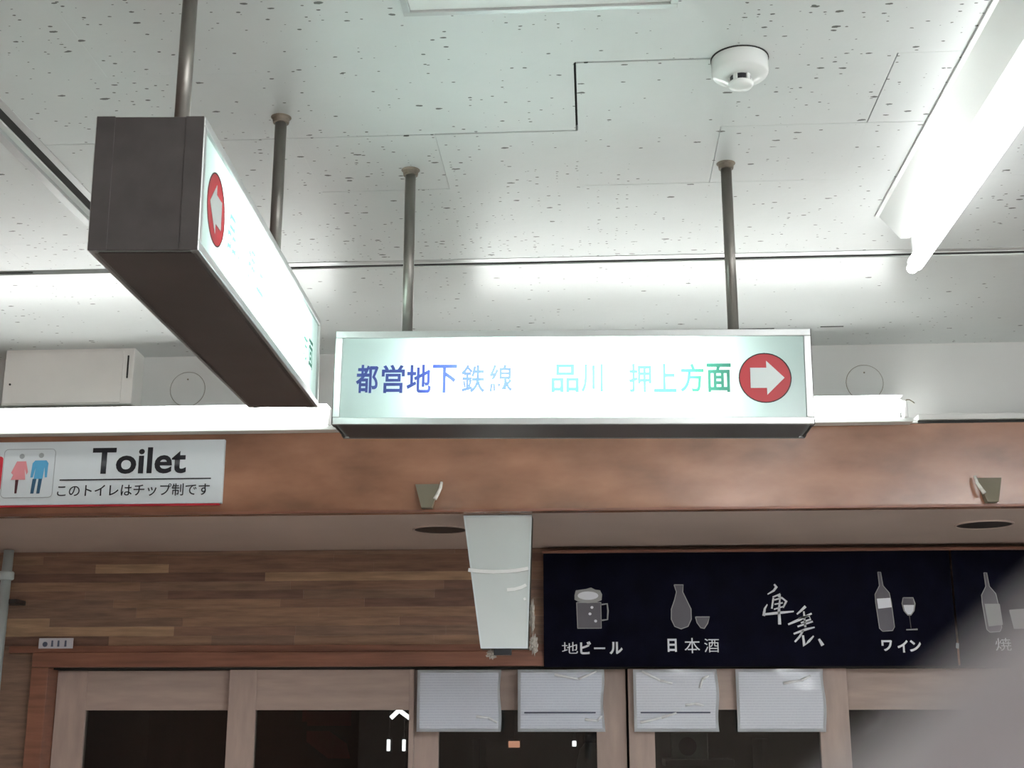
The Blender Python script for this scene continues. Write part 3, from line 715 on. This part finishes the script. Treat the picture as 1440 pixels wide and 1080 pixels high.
for i, (x0, x1, lab, rule) in enumerate(notes):
    cx = (x0 + x1) / 2; W = (x1 - x0) / 2; y = 4.474
    t = thing('notice', (cx, y, 1.634), lab, 'notice', 'notices taped along the door tops')
    bm = sheet(bmesh.new(), -W, W, 0, .2015, 0, i * 1.7, .0006); bmesh.ops.solidify(bm, geom=bm.faces, thickness=.0006); mesh_obj('backing_sheet', bm, M['paper_edge'], t)
    bm = sheet(bmesh.new(), -W + .009, W - .009, .010, .192, -.0016, i * 1.7, .0005); mesh_obj('print', bm, M['paper'], t, True)
    if rule:
        nbox('printed_rule', (-W + .022, -.0036, .0590), (W - .028, -.0028, .0640), M['rule'], t)
    bm = sheet(bmesh.new(), -W - .001, W + .003, -.001, .203, -.0060, i * 2.3 + 1, .0016); mesh_obj('plastic_sleeve', bm, M['sleeve'], t, True)
    bm = bmesh.new()
    crs = [[((.06, .05), (.10, .045), (.13, .03))], [((-.02, .185), (.06, .17), (.12, .195)), ((.08, .04), (.12, .035), (.135, .05))], [((-.11, .195), (-.05, .165), (-.01, .155)), ((.08, .14), (.09, .17), (.11, .18)), ((-.12, .03), (-.05, .045), (.0, .06)), ((.03, .085), (.06, .09), (.09, .085))], [((.01, .155), (.07, .165), (.10, .18))]][i]
    for pl in crs:  # white rods along the sleeve creases imitate glare on the plastic
        for a, b in zip(pl[:-1], pl[1:]): cyl(bm, (a[0], -.0078, a[1]), (b[0], -.0078, b[1]), .0046, .0032, 8)
    mesh_obj('crease_glare', bm, M['sleeve_fold'] if 'sleeve_fold' in M else M.setdefault('sleeve_fold', mat('white_fold_glare', (.92, .94, .96), .08, var=.01)), t, True)  # sleeve_fold is the white of the imitated glare
    nbox('tape_tab', (-.02, -.002, .196), (.02, .0255, .1995), M['paper_edge'], t)

# ------------------------------------------------------------------ number plate, pipe
t = thing('number_plate', (-1.853, 4.4675, 1.9105), 'small pale number plate above the left door corner', 'plate')
nbox('plate', (-.060, -.006, 0), (.060, 0, .035), M['plate'], t, .001)
nprism('mark', ell(-.037, .014, .009, .009, 12), -.0068, M['rule'], t)
for x in (-.012, .010, .035): nprism('mark', [(x - .004, .006), (x + .004, .006), (x + .003, .027), (x - .003, .027)], -.0068, M['rule'], t)
t = thing('wall_pipe', (-2.030, 4.41, 0), 'pale grey vertical pipe at the left edge beside the doors', 'pipe')
ncyl('pipe', (-.018, 0, 0), (.004, 0, 2.243), .026, M['pipe'], t, .017)
mesh_obj('collar', lathe(bmesh.new(), [(.021, 0), (.026, .004), (.026, .026), (.021, .03)], (.003, 0, 2.14), 24), M['pipe'], t, True)
nbox('clamp', (-.01, 0, 2.06), (.045, .09, 2.075), M['dark_steel'], t)

# ------------------------------------------------------------------ things dimly seen in the shop
def lamp_strip(x, z_, w_, h_, lab, m=None, rot=0):
    t = thing('lamp_strip', (x, 6.0, z_), lab, 'lamp', 'small lamps inside the shop', rot=(0, R(rot), 0))
    nbox('diffuser', (-w_ / 2, -.008, -h_ / 2), (w_ / 2, .008, h_ / 2), m or M['lamp_in'], t, .003)
    nbox('holder', (-w_ / 2 - .006, .008, -h_ / 2 - .006), (w_ / 2 + .006, .022, h_ / 2 + .006), M['dark_room'], t, .002)
    bm = bmesh.new(); cyl(bm, (x, 6.014, z_), (x, 6.014, 2.30), .003, seg=8); bm.transform((Matrix.Translation((x, 6.0, z_)) @ Matrix.Rotation(R(rot), 4, 'Y')).inverted()); mesh_obj('cord', bm, M['dark_room'], t)
lamp_strip(-.9290, 1.5704, .014, .050, 'short upright lamp seen through the second door, left of a pair')
lamp_strip(-.8598, 1.5704, .014, .050, 'short upright lamp seen through the second door, right of a pair')
t = thing('bent_lamp', (-.885, 6.0, 1.722), 'small white chevron-shaped lamp behind the second door', 'lamp')
for q_ in ([(0, 0), (-.036, -.034)], [(0, 0), (.052, -.036)]):
    bm = bmesh.new(); ribbon(bm, q_, .018, -.008, .014); mesh_obj('diffuser', bm, M['lamp_in'], t)
ncyl('cord', (0, .0, .0), (0, .0, .578), .003, M['dark_room'], t, seg=8)
lamp_strip(.5638, 1.738, .075, .016, 'flat lamp glimpsed between the two right notices', rot=-6)
lamp_strip(-.44, 1.6411, .022, .010, 'tiny lamp glimpsed between the two left notices')
lamp_strip(-.367, 1.575, .050, .028, 'small orange lamp below the left notices', M['lamp_orange'])
lamp_strip(-.10, 1.578, .018, .024, 'tiny lamp below the second notice')
t = thing('reflection_board', (-1.30, 6.6, 1.30), 'dim board with dark red strokes, standing in for a sign reflected in the second door', 'board')  # board and strokes stand in for a red sign reflected in the glass
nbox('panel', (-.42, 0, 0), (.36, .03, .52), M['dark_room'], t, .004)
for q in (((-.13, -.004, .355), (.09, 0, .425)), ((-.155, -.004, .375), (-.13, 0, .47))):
    nbox('reflection_stroke', q[0], q[1], M['dim_red_reflected'], t)
nprism('reflection_stroke', [(-.13, .33), (-.02, .33), (.07, .27), (.09, .20), (-.02, .20), (-.13, .28)], -.004, M['dim_red_reflected'], t, .003)
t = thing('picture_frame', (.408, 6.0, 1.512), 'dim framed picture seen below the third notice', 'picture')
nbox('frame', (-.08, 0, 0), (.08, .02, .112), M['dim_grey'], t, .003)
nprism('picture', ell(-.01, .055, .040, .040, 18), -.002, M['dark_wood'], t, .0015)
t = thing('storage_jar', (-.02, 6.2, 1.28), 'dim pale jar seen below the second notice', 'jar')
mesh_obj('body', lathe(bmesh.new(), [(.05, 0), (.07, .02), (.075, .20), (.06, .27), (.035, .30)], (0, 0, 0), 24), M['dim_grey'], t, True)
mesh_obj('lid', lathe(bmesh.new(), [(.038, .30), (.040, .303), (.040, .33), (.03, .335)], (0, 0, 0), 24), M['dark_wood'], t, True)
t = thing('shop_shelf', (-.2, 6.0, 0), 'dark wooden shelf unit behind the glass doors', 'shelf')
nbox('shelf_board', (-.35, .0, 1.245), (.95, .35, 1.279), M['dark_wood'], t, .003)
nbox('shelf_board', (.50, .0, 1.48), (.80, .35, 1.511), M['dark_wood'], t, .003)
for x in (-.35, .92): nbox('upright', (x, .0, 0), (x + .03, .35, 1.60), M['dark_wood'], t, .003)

# ------------------------------------------------------------------ the photographer's hand, one finger across the lens corner
rv, uv, fv = Vector((.998, .0626, 0)), Vector((.0159, -.2536, .9672)), Vector((-.0606, .9653, .2541))
HO = Vector((0, 0, 1.65)) + rv * -.035 + uv * -.115 + fv * .030
def H(x, y, z_): return Vector((0, 0, 1.65)) + rv * x + uv * y + fv * z_ - HO
chains = {
    'index': [((-.012, -.0405, .030), .0098), ((.0020, -.0260, .029), .0094), ((.0140, -.0142, .0285), .0090), ((.0240, -.0045, .0285), .0086), ((.0305, .0018, .0290), .0068)],
    'middle': [((-.016, -.052, .040), .0100), ((.004, -.040, .047), .0096), ((.021, -.034, .051), .0090), ((.033, -.034, .051), .0082), ((.040, -.036, .050), .0066)],
    'ring': [((-.020, -.068, .044), .0098), ((-.002, -.062, .052), .0092), ((.013, -.060, .055), .0086), ((.024, -.062, .054), .0078), ((.030, -.064, .053), .0062)],
    'little': [((-.026, -.086, .044), .0088), ((-.012, -.084, .051), .0080), ((.000, -.084, .054), .0074), ((.008, -.086, .053), .0068), ((.013, -.088, .052), .0056)],
    'thumb': [((-.060, -.085, .022), .0120), ((-.066, -.064, .012), .0112), ((-.064, -.044, .006), .0104), ((-.060, -.030, .004), .0094), ((-.057, -.022, .004), .0072)],
}
vs = [H(-.055, -.150, .030), H(-.048, -.118, .032), H(-.040, -.092, .034), H(-.060, -.220, .028)]
rad = [(.026, .020), (.030, .018), (.034, .017), (.027, .022)]
ed = [(3, 0), (0, 1), (1, 2)]
for nm, ch in chains.items():
    prev = 1 if nm == 'thumb' else 2
    for p_, r_ in ch:
        vs.append(H(*p_)); rad.append((r_, r_)); ed.append((prev, len(vs) - 1)); prev = len(vs) - 1
me = bpy.data.meshes.new('hand'); me.from_pydata(vs, ed, []); me.update()
hand = bpy.data.objects.new('person_hand', me); C.objects.link(hand); hand.location = HO
sk = hand.modifiers.new('skin', 'SKIN'); sk.use_smooth_shade = True
for i, sv in enumerate(me.skin_vertices[0].data):
    sv.radius = rad[i]; sv.use_root = (i == 1)
hand.modifiers.new('subdivision', 'SUBSURF').levels = 2; hand.modifiers['subdivision'].render_levels = 2
bpy.context.view_layer.update()
dm = bpy.data.meshes.new_from_object(hand.evaluated_get(bpy.context.evaluated_depsgraph_get()))
hand.modifiers.clear(); hand.data = dm; dm.materials.clear(); dm.materials.append(M['skin'])
for p_ in dm.polygons: p_.use_smooth = True; p_.material_index = 0
tag(hand, 'blurred finger of the person taking the picture, across the lower right corner', 'person')
for nm, ch in chains.items():
    a, b = Vector(ch[-2][0]), Vector(ch[-1][0]); c = H(*(a * .35 + b * .65)); d = (H(*b) - H(*a)).normalized()
    out_ = (fv - d * fv.dot(d)).normalized(); side = d.cross(out_)
    bm = bmesh.new(); bmesh.ops.create_uvsphere(bm, u_segments=14, v_segments=8, radius=1)
    for v in bm.verts: v.co = c + out_ * (ch[-1][1] * .86) + d * v.co.x * .0055 + side * v.co.y * .0046 + out_ * v.co.z * .0012
    mesh_obj('nail', bm, M['nail'], hand, True)
